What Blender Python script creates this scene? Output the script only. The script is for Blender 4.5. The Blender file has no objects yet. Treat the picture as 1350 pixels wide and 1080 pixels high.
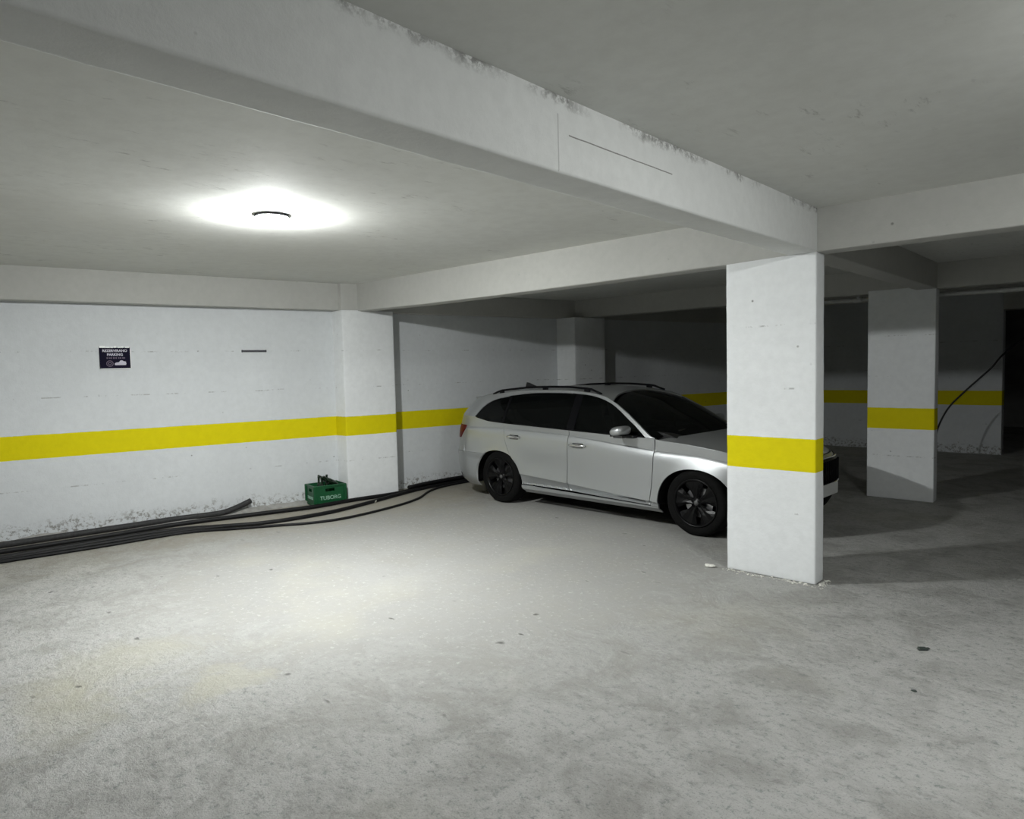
import bpy, bmesh, math, random
from mathutils import Vector, Matrix, noise
from mathutils.geometry import delaunay_2d_cdt
random.seed(7)
PI = math.pi
SC = bpy.context.scene
COL = SC.collection

# ------------------------------------------------------------------ camera
cam_data = bpy.data.cameras.new('camera')
cam_data.sensor_width = 36.0
cam_data.sensor_fit = 'HORIZONTAL'
cam_data.lens = 24.087
cam_data.clip_start = 0.05
cam = bpy.data.objects.new('camera', cam_data)
COL.objects.link(cam)
RX = Vector((0.7336422522, 0.6791496604, -0.0229081759))
UX = Vector((-0.0245404128, 0.0601688342, 0.9978865063))
BX = RX.cross(UX)
cam.matrix_world = Matrix(((RX.x, UX.x, BX.x, 0), (RX.y, UX.y, BX.y, 0), (RX.z, UX.z, BX.z, 1.675), (0, 0, 0, 1)))
SC.camera = cam

# ------------------------------------------------------------------ world and exposure
w = bpy.data.worlds.new('dark_world'); SC.world = w; w.use_nodes = True
w.node_tree.nodes['Background'].inputs[0].default_value = (0.5, 0.55, 0.6, 1)
w.node_tree.nodes['Background'].inputs[1].default_value = 0.0
SC.view_settings.view_transform = 'Standard'
SC.view_settings.look = 'None'
SC.view_settings.exposure = 0.0
SC.view_settings.gamma = 1.0
SC.cycles.diffuse_bounces = 4
SC.cycles.max_bounces = 10

LAMP_POWER = (1680.0, 780.0)       # emission strength of the ceiling globes (set in make_lamp)

# ------------------------------------------------------------------ material helpers
def nt(name):
    m = bpy.data.materials.new(name); m.use_nodes = True
    return m, m.node_tree.nodes, m.node_tree.links, m.node_tree.nodes['Principled BSDF']

def simple(name, col, rough=0.5, metal=0.0, coat=0.0, spec=0.5, noise_amt=0.0, scale=30):
    m, N, L, P = nt(name)
    P.inputs['Base Color'].default_value = (*col, 1)
    P.inputs['Roughness'].default_value = rough
    P.inputs['Metallic'].default_value = metal
    P.inputs['Coat Weight'].default_value = coat
    P.inputs['Specular IOR Level'].default_value = spec
    if noise_amt > 0:
        tc = N.new('ShaderNodeTexCoord'); n = N.new('ShaderNodeTexNoise'); n.inputs['Scale'].default_value = scale
        n.inputs['Detail'].default_value = 5
        L.new(tc.outputs['Object'], n.inputs['Vector'])
        r = N.new('ShaderNodeValToRGB')
        r.color_ramp.elements[0].color = tuple(c * (1 - noise_amt) for c in col) + (1,)
        r.color_ramp.elements[1].color = tuple(min(1, c * (1 + noise_amt)) for c in col) + (1,)
        r.color_ramp.elements[0].position = .3; r.color_ramp.elements[1].position = .7
        L.new(n.outputs['Fac'], r.inputs['Fac']); L.new(r.outputs['Color'], P.inputs['Base Color'])
        b = N.new('ShaderNodeBump'); b.inputs['Strength'].default_value = .25; b.inputs['Distance'].default_value = .002
        L.new(n.outputs['Fac'], b.inputs['Height']); L.new(b.outputs['Normal'], P.inputs['Normal'])
    return m

def math_node(N, L, op, a, b=None, clamp=False):
    n = N.new('ShaderNodeMath'); n.operation = op; n.use_clamp = clamp
    for i, v in enumerate((a, b)):
        if v is None: continue
        if isinstance(v, (int, float)): n.inputs[i].default_value = v
        else: L.new(v, n.inputs[i])
    return n.outputs[0]

def ramp(N, L, fac, stops):
    r = N.new('ShaderNodeValToRGB'); cr = r.color_ramp
    while len(cr.elements) < len(stops): cr.elements.new(0.5)
    for e, (p, c) in zip(cr.elements, stops):
        e.position = p; e.color = (c, c, c, 1) if isinstance(c, (int, float)) else (*c, 1)
    L.new(fac, r.inputs['Fac']); return r.outputs['Color']

def mixc(N, L, fac, a, b, mode='MIX'):
    n = N.new('ShaderNodeMix'); n.data_type = 'RGBA'; n.blend_type = mode
    if isinstance(fac, (int, float)): n.inputs[0].default_value = fac
    else: L.new(fac, n.inputs[0])
    for i, v in ((6, a), (7, b)):
        if isinstance(v, tuple): n.inputs[i].default_value = (*v, 1)
        else: L.new(v, n.inputs[i])
    return n.outputs[2]

def noise_tex(N, L, vec, scale, detail=6, rough=.6, dist=0.0):
    n = N.new('ShaderNodeTexNoise'); n.inputs['Scale'].default_value = scale
    n.inputs['Detail'].default_value = detail; n.inputs['Roughness'].default_value = rough
    n.inputs['Distortion'].default_value = dist
    L.new(vec, n.inputs['Vector']); return n.outputs['Fac']

def mapping(N, L, vec, sc=(1, 1, 1), loc=(0, 0, 0)):
    m = N.new('ShaderNodeMapping'); m.inputs['Scale'].default_value = sc; m.inputs['Location'].default_value = loc
    L.new(vec, m.inputs['Vector']); return m.outputs[0]

def paint_concrete(name, white, stripe=False, seams=True, base_stains=False, bump=.5):
    """rough painted concrete; the yellow band painted between 0.844 m and 1.095 m above the floor"""
    m, N, L, P = nt(name)
    geo = N.new('ShaderNodeNewGeometry'); pos = geo.outputs['Position']
    sep = N.new('ShaderNodeSeparateXYZ'); L.new(pos, sep.inputs[0]); Z = sep.outputs[2]
    n1 = noise_tex(N, L, pos, 1.3, 4, .55)
    n2 = noise_tex(N, L, pos, 14, 8, .65)
    n3 = noise_tex(N, L, pos, 70, 4, .7)
    base = mixc(N, L, ramp(N, L, n1, [(.3, 0.0), (.7, 1.0)]), tuple(c * .93 for c in white), white)
    base = mixc(N, L, ramp(N, L, n2, [(.35, .35), (.62, 0.0)]), base, tuple(c * .82 for c in white))
    if stripe:
        wob = math_node(N, L, 'MULTIPLY', math_node(N, L, 'SUBTRACT', n2, .5), .008)
        zz = math_node(N, L, 'ADD', Z, wob)
        s = math_node(N, L, 'MULTIPLY', math_node(N, L, 'GREATER_THAN', zz, .845), math_node(N, L, 'LESS_THAN', zz, 1.094))
        yel = mixc(N, L, n2, (.66, .57, .0), (.78, .68, .0))
        base = mixc(N, L, s, base, yel)
    if seams:
        # faint horizontal board-joint marks left by the formwork, broken up by noise
        sw = None
        for h in (.52, 1.47, 1.95):
            d = math_node(N, L, 'ABSOLUTE', math_node(N, L, 'SUBTRACT', math_node(N, L, 'ADD', Z, math_node(N, L, 'MULTIPLY', n1, .03)), h + .015))
            k = math_node(N, L, 'LESS_THAN', d, .006)
            sw = k if sw is None else math_node(N, L, 'MAXIMUM', sw, k)
        brk = ramp(N, L, noise_tex(N, L, mapping(N, L, pos, (1, 1, .5)), 5, 5, .8), [(.53, 0.0), (.6, 1.0)])
        base = mixc(N, L, math_node(N, L, 'MULTIPLY', math_node(N, L, 'MULTIPLY', sw, brk), .5), base, (.22, .22, .21))
    # scattered dark pits and smudges
    v = N.new('ShaderNodeTexVoronoi'); v.inputs['Scale'].default_value = 6.0; L.new(pos, v.inputs['Vector'])
    pit = ramp(N, L, v.outputs['Distance'], [(.03, 1.0), (.07, 0.0)])
    gate = ramp(N, L, noise_tex(N, L, mapping(N, L, pos, loc=(3, 7, 1)), 2.3, 3), [(.52, 0.0), (.6, .8)])
    base = mixc(N, L, math_node(N, L, 'MULTIPLY', pit, gate), base, (.16, .16, .15))
    if base_stains:
        # crumbling bare cement where the paint has come off along the foot
        h = math_node(N, L, 'ADD', Z, math_node(N, L, 'MULTIPLY', math_node(N, L, 'SUBTRACT', noise_tex(N, L, pos, 3, 6, .7), .5), -.5))
        low = ramp(N, L, h, [(.09, 1.0), (.19, 0.0)])
        bl = ramp(N, L, noise_tex(N, L, pos, 22, 7, .75), [(.5, 0.0), (.58, 1.0)])
        base = mixc(N, L, math_node(N, L, 'MULTIPLY', math_node(N, L, 'MULTIPLY', low, bl), .85), base, (.20, .19, .17))
    L.new(base, P.inputs['Base Color'])
    P.inputs['Roughness'].default_value = .78
    P.inputs['Specular IOR Level'].default_value = .25
    hh = math_node(N, L, 'ADD', math_node(N, L, 'MULTIPLY', n2, .8), math_node(N, L, 'MULTIPLY', n3, .35))
    hh = math_node(N, L, 'SUBTRACT', hh, math_node(N, L, 'MULTIPLY', pit, gate))
    b = N.new('ShaderNodeBump'); b.inputs['Strength'].default_value = bump; b.inputs['Distance'].default_value = .006
    L.new(hh, b.inputs['Height']); L.new(b.outputs['Normal'], P.inputs['Normal'])
    return m

WHITE = (.70, .725, .745)
M_wall = paint_concrete('painted_wall', WHITE, stripe=True, base_stains=True)
M_pillar = paint_concrete('painted_pillar', (.84, .86, .872), stripe=True, base_stains=False)
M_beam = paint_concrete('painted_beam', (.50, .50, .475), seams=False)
M_bare = simple('bare_grey_wall', (.30, .30, .29), .85, noise_amt=.15, scale=3)
def long_beam_material():
    m = paint_concrete('painted_long_beam', (.74, .75, .74), seams=False)
    N, L = m.node_tree.nodes, m.node_tree.links; P = N['Principled BSDF']
    geo = N.new('ShaderNodeNewGeometry'); pos = geo.outputs['Position']
    sep = N.new('ShaderNodeSeparateXYZ'); L.new(pos, sep.inputs[0]); Y, Z = sep.outputs[1], sep.outputs[2]
    base = P.inputs['Base Color'].links[0].from_socket
    w1 = noise_tex(N, L, pos, 9, 6, .7)
    def band(v, lo, hi): return math_node(N, L, 'MULTIPLY', math_node(N, L, 'GREATER_THAN', v, lo), math_node(N, L, 'LESS_THAN', v, hi))
    # hairline crack along the side and a board joint across it
    zc = math_node(N, L, 'ADD', Z, math_node(N, L, 'MULTIPLY', math_node(N, L, 'SUBTRACT', w1, .5), .006))
    crack = math_node(N, L, 'MULTIPLY', band(zc, 2.625, 2.6305), band(Y, 2.30, 3.14))
    joint = math_node(N, L, 'MULTIPLY', math_node(N, L, 'MULTIPLY', band(Y, 2.226, 2.233), band(Z, 2.47, 2.70)), .35)
    # mould creeping along the joint with the slab
    md = math_node(N, L, 'ADD', Z, math_node(N, L, 'MULTIPLY', w1, .10))
    edge = ramp(N, L, math_node(N, L, 'MULTIPLY', math_node(N, L, 'SUBTRACT', md, 2.70), 8.0), [(.62, 0.0), (.95, 1.0)])
    run = ramp(N, L, noise_tex(N, L, mapping(N, L, pos, (1, 1.2, 1), (0, 3, 0)), 2.2, 4, .6), [(.44, 0.0), (.56, .75)])
    k = math_node(N, L, 'MAXIMUM', math_node(N, L, 'MAXIMUM', math_node(N, L, 'MULTIPLY', crack, .75), joint), math_node(N, L, 'MULTIPLY', math_node(N, L, 'MULTIPLY', edge, run), ramp(N, L, noise_tex(N, L, pos, 30, 5, .75), [(.42, 0.0), (.55, 1.0)])))
    L.new(mixc(N, L, k, base, (.10, .095, .085)), P.inputs['Base Color'])
    return m
M_longbeam = long_beam_material()

def ceiling_material():
    m, N, L, P = nt('painted_ceiling')
    geo = N.new('ShaderNodeNewGeometry'); pos = geo.outputs['Position']
    n1 = noise_tex(N, L, pos, .9, 3, .5)
    n2 = noise_tex(N, L, pos, 9, 8, .65)
    base = mixc(N, L, ramp(N, L, n1, [(.3, 0.0), (.7, 1.0)]), (.66, .665, .635), (.72, .73, .705))
    base = mixc(N, L, ramp(N, L, n2, [(.3, .35), (.6, 0.0)]), base, (.56, .56, .53))
    # dark smears of mould and old form marks running along the slab
    st = noise_tex(N, L, mapping(N, L, pos, (6, 1.6, 1)), 3.0, 7, .75)
    g = ramp(N, L, noise_tex(N, L, mapping(N, L, pos, loc=(5, 2, 0)), 1.6, 3), [(.5, 0.0), (.62, 1.0)])
    k = math_node(N, L, 'MULTIPLY', ramp(N, L, st, [(.58, 0.0), (.68, .55)]), g)
    base = mixc(N, L, k, base, (.22, .215, .2))
    L.new(base, P.inputs['Base Color']); P.inputs['Roughness'].default_value = .85
    P.inputs['Specular IOR Level'].default_value = .2
    b = N.new('ShaderNodeBump'); b.inputs['Strength'].default_value = .25; b.inputs['Distance'].default_value = .005
    L.new(n2, b.inputs['Height']); L.new(b.outputs['Normal'], P.inputs['Normal'])
    return m
M_ceil = ceiling_material()

def floor_material():
    m, N, L, P = nt('rough_concrete_floor')
    geo = N.new('ShaderNodeNewGeometry'); pos = geo.outputs['Position']
    big = noise_tex(N, L, pos, .5, 5, .6)
    mid = noise_tex(N, L, pos, 2.6, 9, .68, .5)
    mr = N.new('ShaderNodeMapping'); mr.inputs['Rotation'].default_value = (0, 0, math.radians(38)); mr.inputs['Scale'].default_value = (1, 2.0, 1)
    L.new(pos, mr.inputs['Vector']); streak = noise_tex(N, L, mr.outputs[0], 11, 8, .75, .3)
    fine = noise_tex(N, L, pos, 24, 10, .75)
    grit = noise_tex(N, L, pos, 110, 4, .75)
    # smooth trowelled patch, coloured darker to tame the lamp's hot spot; rough, lightened around
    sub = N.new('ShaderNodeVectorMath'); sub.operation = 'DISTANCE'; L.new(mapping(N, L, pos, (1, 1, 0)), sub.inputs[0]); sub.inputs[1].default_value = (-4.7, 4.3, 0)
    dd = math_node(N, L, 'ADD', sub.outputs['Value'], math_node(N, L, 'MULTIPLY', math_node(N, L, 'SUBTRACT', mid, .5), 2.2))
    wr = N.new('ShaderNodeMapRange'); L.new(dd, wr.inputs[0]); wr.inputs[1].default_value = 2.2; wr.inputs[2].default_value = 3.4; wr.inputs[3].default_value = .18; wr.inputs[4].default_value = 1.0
    rough_lift = wr.outputs[0]
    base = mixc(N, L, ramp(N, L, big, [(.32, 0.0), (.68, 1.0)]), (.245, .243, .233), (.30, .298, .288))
    base = mixc(N, L, math_node(N, L, 'MULTIPLY', rough_lift, .85), base, (.52, .518, .50))  # rough area's colour lightened to lift the dim foreground
    base = mixc(N, L, ramp(N, L, mid, [(.38, .75), (.54, 0.0)]), base, (.31, .305, .285))
    base = mixc(N, L, math_node(N, L, 'MULTIPLY', rough_lift, ramp(N, L, streak, [(.36, .6), (.47, 0.0)])), base, (.26, .255, .24))
    base = mixc(N, L, math_node(N, L, 'MULTIPLY', rough_lift, ramp(N, L, fine, [(.36, .7), (.46, 0.0)])), base, (.19, .215, .20))
    base = mixc(N, L, ramp(N, L, fine, [(.56, 0.0), (.68, .55)]), base, (.60, .60, .58))
    base = mixc(N, L, math_node(N, L, 'MULTIPLY', rough_lift, ramp(N, L, grit, [(.56, 0.0), (.66, .7)])), base, (.17, .165, .155))
    dust = ramp(N, L, noise_tex(N, L, mapping(N, L, pos, loc=(11, 4, 0)), .8, 4, .55), [(.56, 0.0), (.72, .22)])
    base = mixc(N, L, dust, base, (.46, .44, .35))
    for cx, cy, rad in ((-4.35, 1.25, .55), (-3.95, .90, .40), (-3.6, 1.60, .22)):      # spilt sand
        ds = N.new('ShaderNodeVectorMath'); ds.operation = 'DISTANCE'; L.new(mapping(N, L, pos, (1, 1, 0)), ds.inputs[0]); ds.inputs[1].default_value = (cx, cy, 0)
        q = math_node(N, L, 'ADD', ds.outputs['Value'], math_node(N, L, 'MULTIPLY', math_node(N, L, 'SUBTRACT', mid, .5), 1.3))
        sr = N.new('ShaderNodeMapRange'); L.new(q, sr.inputs[0]); sr.inputs[1].default_value = rad * .3; sr.inputs[2].default_value = rad; sr.inputs[3].default_value = .3; sr.inputs[4].default_value = 0
        base = mixc(N, L, sr.outputs[0], base, (.50, .48, .37))
    sx = N.new('ShaderNodeSeparateXYZ'); L.new(pos, sx.inputs[0])
    wd = math_node(N, L, 'SUBTRACT', sx.outputs[0], math_node(N, L, 'ADD', math_node(N, L, 'MULTIPLY', sx.outputs[1], .2024), -8.786))
    wd = math_node(N, L, 'ADD', wd, math_node(N, L, 'MULTIPLY', math_node(N, L, 'SUBTRACT', mid, .5), 1.6))
    earth = N.new('ShaderNodeMapRange'); L.new(wd, earth.inputs[0]); earth.inputs[1].default_value = .7; earth.inputs[2].default_value = 1.7; earth.inputs[3].default_value = .75; earth.inputs[4].default_value = 0.0
    base = mixc(N, L, earth.outputs[0], base, (.33, .305, .255))
    v = N.new('ShaderNodeTexVoronoi'); v.inputs['Scale'].default_value = 3.1; v.inputs['Randomness'].default_value = 1
    wob = N.new('ShaderNodeVectorMath'); wob.operation = 'ADD'
    ns = N.new('ShaderNodeTexNoise'); ns.inputs['Scale'].default_value = 9; L.new(pos, ns.inputs['Vector'])
    sc_ = N.new('ShaderNodeVectorMath'); sc_.operation = 'SCALE'; sc_.inputs[3].default_value = .10; L.new(ns.outputs['Color'], sc_.inputs[0])
    L.new(pos, wob.inputs[0]); L.new(sc_.outputs[0], wob.inputs[1])
    L.new(mapping(N, L, wob.outputs[0], (1.0, 1.9, 1)), v.inputs['Vector'])
    spot = ramp(N, L, v.outputs['Distance'], [(.035, 1.0), (.10, 0.0)])
    gate = ramp(N, L, noise_tex(N, L, mapping(N, L, pos, loc=(2, 9, 0)), 1.1, 3), [(.44, 0.0), (.56, .75)])
    sp = math_node(N, L, 'MULTIPLY', spot, gate)
    base = mixc(N, L, sp, base, (.09, .09, .083))
    L.new(base, P.inputs['Base Color'])
    P.inputs['Roughness'].default_value = .85
    P.inputs['Specular IOR Level'].default_value = .2
    h = math_node(N, L, 'ADD', math_node(N, L, 'MULTIPLY', fine, 1.2), math_node(N, L, 'MULTIPLY', grit, .35))
    h = math_node(N, L, 'MULTIPLY', math_node(N, L, 'ADD', h, math_node(N, L, 'MULTIPLY', streak, .7)), rough_lift)
    h = math_node(N, L, 'SUBTRACT', h, math_node(N, L, 'MULTIPLY', sp, .7))
    b = N.new('ShaderNodeBump'); b.inputs['Strength'].default_value = 1.0; b.inputs['Distance'].default_value = .020
    L.new(h, b.inputs['Height']); L.new(b.outputs['Normal'], P.inputs['Normal'])
    return m
M_floor = floor_material()

M_black = simple('black_plastic', (.012, .012, .013), .45)
M_dark = simple('black_underbody', (.006, .006, .006), .8, spec=.1)
M_hose = simple('black_rubber_hose', (.007, .007, .008), .55, spec=.25, noise_amt=.3, scale=60)
M_hose2 = simple('dusty_grey_pipe', (.032, .032, .033), .65, spec=.3, noise_amt=.3, scale=40)
M_pvc = simple('white_plastic_pipe', (.62, .63, .62), .45, noise_amt=.1, scale=20)
M_green = simple('green_plastic_crate', (.003, .075, .024), .42, noise_amt=.12, scale=25)
M_letter = simple('pale_letters', (.30, .48, .38), .5)
M_bottle = simple('dark_green_glass', (.006, .018, .008), .08, spec=.8)
M_silver = simple('silver_paint', (.46, .475, .485), .40, metal=.75, coat=.4)
M_silver.node_tree.nodes['Principled BSDF'].inputs['Coat Roughness'].default_value = .06
M_gloss = simple('gloss_black', (.003, .003, .004), .35, spec=.12)
M_rim = simple('satin_black_wheel', (.0025, .0025, .003), .35, spec=.2)
M_tyre = simple('tyre_rubber', (.0045, .0045, .0045), .85, spec=.15, noise_amt=.2, scale=50)
M_disc = simple('brake_disc_steel', (.42, .42, .43), .35, metal=.9)
M_chrome = simple('chrome', (.75, .75, .76), .12, metal=1.0)
M_red = simple('red_lamp_lens', (.09, .003, .006), .35, spec=.15)
M_lens = simple('clear_lamp_lens', (.35, .37, .38), .08, metal=.5)
M_plate = simple('white_number_plate', (.62, .63, .62), .4)
M_seat = simple('dark_seat_fabric', (.02, .02, .022), .9)
M_navy = simple('navy_sign_board', (.007, .006, .020), .7, spec=.1)
M_signletter = simple('pale_sign_print', (.55, .54, .62), .6)
M_signfaint = simple('faint_sign_print', (.13, .10, .15), .6)
M_tape = simple('white_tape', (.85, .87, .86), .3, spec=.7)
M_stone = simple('pale_plaster_chip', (.66, .65, .60), .9, noise_amt=.2, scale=60)
M_metal = simple('grey_lamp_ring', (.10, .10, .10), .45, metal=.3)
M_ring = simple('dark_lamp_ring', (.012, .012, .012), .6, spec=.1)
M_strip = simple('dark_metal_strip', (.05, .05, .06), .5)
M_litter = simple('dark_litter', (.035, .045, .04), .5)
M_cement = simple('grey_cement', (.30, .295, .28), .9, noise_amt=.25, scale=12)

def glass_material(name, tint, opacity):
    m, N, L, P = nt(name)
    P.inputs['Base Color'].default_value = (.002, .0025, .0025, 1); P.inputs['Roughness'].default_value = .03
    P.inputs['Specular IOR Level'].default_value = .12
    t = N.new('ShaderNodeBsdfTransparent'); t.inputs[0].default_value = (*tint, 1)
    mx = N.new('ShaderNodeMixShader'); mx.inputs[0].default_value = opacity
    L.new(t.outputs[0], mx.inputs[1]); L.new(P.outputs[0], mx.inputs[2])
    L.new(mx.outputs[0], N['Material Output'].inputs['Surface'])
    return m
M_glass_front = glass_material('tinted_car_glass', (.28, .31, .30), .90)
M_glass_rear = glass_material('privacy_car_glass', (.1, .1, .1), .96)

# ------------------------------------------------------------------ object helpers
def tag(o, label=None, cat=None, group=None, kind=None):
    if label: o['label'] = label
    if cat: o['category'] = cat
    if group: o['group'] = group
    if kind: o['kind'] = kind
    return o

def empty(name, loc, rz=0):
    o = bpy.data.objects.new(name, None); COL.objects.link(o)
    o.location = loc; o.rotation_euler = (0, 0, rz); o.empty_display_size = .1
    return o

def obj(name, bm, mat, parent=None, smooth=False, loc=None, recalc=True):
    if recalc: bmesh.ops.recalc_face_normals(bm, faces=bm.faces[:])
    me = bpy.data.meshes.new(name); bm.to_mesh(me); bm.free()
    for m_ in (mat if isinstance(mat, (list, tuple)) else [mat]): me.materials.append(m_)
    if smooth:
        for p in me.polygons: p.use_smooth = True
    o = bpy.data.objects.new(name, me); COL.objects.link(o)
    if parent: o.parent = parent
    if loc: o.location = loc
    return o

def add_box(bm, c, s, M=None, bev=0.0):
    r = bmesh.ops.create_cube(bm, size=1.0)
    vs = r['verts']
    for v in vs:
        v.co = Vector((v.co.x * s[0], v.co.y * s[1], v.co.z * s[2])) + Vector(c)
    if bev > 0:
        es = list({e for v in vs for e in v.link_edges})
        r2 = bmesh.ops.bevel(bm, geom=es, offset=bev, segments=2, affect='EDGES', profile=.5)
        vs = list({v for v in r2['verts']} | {v for v in vs if v.is_valid})
    if M:
        for v in vs: v.co = M @ v.co
    return vs

def add_tube(bm, pts, rad, seg=12, cap=True):
    rings = []
    n = len(pts); pts = [Vector(p) for p in pts]
    prev = None
    for i, p in enumerate(pts):
        t = (pts[min(i + 1, n - 1)] - pts[max(i - 1, 0)]).normalized()
        up = prev if prev is not None else (Vector((0, 0, 1)) if abs(t.z) < .9 else Vector((1, 0, 0)))
        a = t.cross(up).normalized(); b = a.cross(t).normalized(); prev = b
        r = rad[i] if isinstance(rad, (list, tuple)) else rad
        rings.append([bm.verts.new(p + (a * math.cos(2 * PI * k / seg) + b * math.sin(2 * PI * k / seg)) * r) for k in range(seg)])
    for i in range(n - 1):
        for k in range(seg):
            bm.faces.new((rings[i][k], rings[i][(k + 1) % seg], rings[i + 1][(k + 1) % seg], rings[i + 1][k]))
    if cap:
        bm.faces.new(rings[0][::-1]); bm.faces.new(rings[-1])

def add_lathe(bm, prof, seg=32, M=None, close=False):
    """profile (radius, height) spun about Z"""
    rings = []
    for r, z in prof:
        rings.append([bm.verts.new(Vector((r * math.cos(2 * PI * k / seg), r * math.sin(2 * PI * k / seg), z))) for k in range(seg)])
    m = len(prof)
    for i in range(m if close else m - 1):
        A = rings[i]; B = rings[(i + 1) % m]
        for k in range(seg):
            bm.faces.new((A[k], A[(k + 1) % seg], B[(k + 1) % seg], B[k]))
    if not close:
        if prof[0][0] > 1e-6: bm.faces.new(rings[0][::-1])
        if prof[-1][0] > 1e-6: bm.faces.new(rings[-1])
    if M:
        for ring in rings:
            for v in ring: v.co = M @ v.co
    return rings

def catmull(P, sub=8):
    P = [Vector(p) for p in P]; out = []
    for i in range(len(P) - 1):
        p0 = P[max(i - 1, 0)]; p1 = P[i]; p2 = P[i + 1]; p3 = P[min(i + 2, len(P) - 1)]
        for k in range(sub):
            t = k / sub
            out.append(.5 * ((2 * p1) + (-p0 + p2) * t + (2 * p0 - 5 * p1 + 4 * p2 - p3) * t * t + (-p0 + 3 * p1 - 3 * p2 + p3) * t ** 3))
    out.append(P[-1]); return out

def lerp_pts(P, x):
    if x <= P[0][0]: return P[0][1]
    for (a, b), (c, d) in zip(P, P[1:]):
        if x <= c: return b + (d - b) * (x - a) / (c - a)
    return P[-1][1]

def prism(bm, corners_bottom, corners_top):
    b = [bm.verts.new(c) for c in corners_bottom]; t = [bm.verts.new(c) for c in corners_top]
    n = len(b)
    bm.faces.new(b[::-1]); bm.faces.new(t)
    for i in range(n): bm.faces.new((b[i], b[(i + 1) % n], t[(i + 1) % n], t[i]))

def rough_prism(name, mat, foot, z0, z1, amp=.003, cell=.07, bev=.012, warp=None, kind='structure', zs=None):
    """a cast concrete block on a four-cornered footprint: cut fine, edges slightly rounded and uneven"""
    bm = bmesh.new()
    prism(bm, [(x, y, z0) for x, y in foot], [(x, y, z1) for x, y in foot])
    bmesh.ops.recalc_face_normals(bm, faces=bm.faces[:])
    bmesh.ops.bevel(bm, geom=bm.edges[:], offset=bev, segments=2, affect='EDGES', profile=.6)
    # slice in the three axes
    xs = [f[0] for f in foot]; ys = [f[1] for f in foot]
    for ax, lo, hi in ((0, min(xs), max(xs)), (1, min(ys), max(ys)), (2, z0, z1)):
        n = int((hi - lo) / cell)
        for i in range(1, n + 1):
            co = [0, 0, 0]; co[ax] = lo + (hi - lo) * i / (n + 1)
            no = [0, 0, 0]; no[ax] = 1
            bmesh.ops.bisect_plane(bm, geom=bm.verts[:] + bm.edges[:] + bm.faces[:], plane_co=co, plane_no=no)
    bm.normal_update()
    for v in bm.verts:
        p = v.co
        d = noise.noise(p * 3.0) * .6 + noise.noise(p * 14.0) * .4
        v.co = p + v.normal * d * amp
        if warp: v.co = warp(v.co)
    o = obj(name, bm, mat, recalc=False)
    for p in o.data.polygons: p.use_smooth = True
    return tag(o, kind=kind)

# ------------------------------------------------------------------ the garage shell
# metres; the camera stands over the origin, +Y runs along the row of pillars' depth
S = 1.675
def wx(y, off=0.0):             # the slightly oblique left wall
    return -7.733 + .2024 * (y - 5.202) + off

def grid_plane(name, mat, x0, x1, y0, y1, z, step=.5, flip=False, bump=0.0, kind='structure', zf=None):
    bm = bmesh.new()
    nx = max(1, int((x1 - x0) / step)); ny = max(1, int((y1 - y0) / step))
    V = []
    for j in range(ny + 1):
        row = []
        for i in range(nx + 1):
            x = x0 + (x1 - x0) * i / nx; y = y0 + (y1 - y0) * j / ny
            zz = z + (zf(x, y) if zf else 0)
            row.append(bm.verts.new((x, y, zz)))
        V.append(row)
    for j in range(ny):
        for i in range(nx):
            f = (V[j][i], V[j][i + 1], V[j + 1][i + 1], V[j + 1][i])
            bm.faces.new(f[::-1] if flip else f)
    o = obj(name, bm, mat, recalc=False, smooth=True)
    return tag(o, kind=kind)

floor = grid_plane('floor', M_floor, -11, 6, -5, 24, 0.0, 1.0)
YB = 5.202       # front face of the first pillar row
YB2 = 9.063      # front face of the second pillar row
YBACK = 14.07

# ceiling slab in three bays
tag(grid_plane('ceiling', M_ceil, -10.5, -1.9, -5, 5.35, 2.80, 1.0, True), 'grey white ceiling of the near left bay around the lit lamp')
tag(grid_plane('ceiling', M_ceil, -1.9, 6, -5, 5.35, 2.775, 1.0, True), 'grey white ceiling of the near right bay above the viewer')
tag(grid_plane('ceiling', M_ceil, -10.5, 6, 5.30, 24, 2.755, 1.0, True), 'shaded ceiling of the bays behind the front beam')

def quad_wall(name, pts, mat, kind='structure', cuts=0):
    bm = bmesh.new(); vs = [bm.verts.new(p) for p in pts]; bm.faces.new(vs)
    o = obj(name, bm, mat, recalc=False); return tag(o, kind=kind)

# left wall, near bay (thick slab)
def wall_slab(name, y0, y1, off, mat=M_wall, thick=.25, z1=2.95, xf=wx):
    return rough_prism(name, mat, [(xf(y0) + off, y0), (xf(y1) + off, y1), (xf(y1) + off - thick, y1), (xf(y0) + off - thick, y0)], -.05, z1, amp=.004, cell=.35, bev=.004)
tag(wall_slab('wall_left', -5, 5.05, 0.0), 'white painted left wall with a yellow band and a small dark sign')
tag(wall_slab('wall_left', 5.60, 9.30, -.123), 'recessed stretch of left wall behind the parked car')
tag(wall_slab('wall_left', 9.20, 14.3, -.02), 'dark far stretch of left wall beyond the second pilaster')
# engaged pillars on the left wall
px_ = 0.226
def pil(y0, y1, off):
    o = rough_prism('wall_pillar', M_pillar, [(wx(y0) + off, y0), (wx(y1) + off, y1), (wx(y1) - .3, y1), (wx(y0) - .3, y0)], -.02, 2.463, amp=.003, cell=.10, bev=.012)
    return o
tag(pil(4.989, 5.690, px_), 'white pillar built into the left wall beside the green crate')
tag(pil(8.80, 9.45, px_ + .02), 'dim pillar built into the left wall behind the car')
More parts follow.
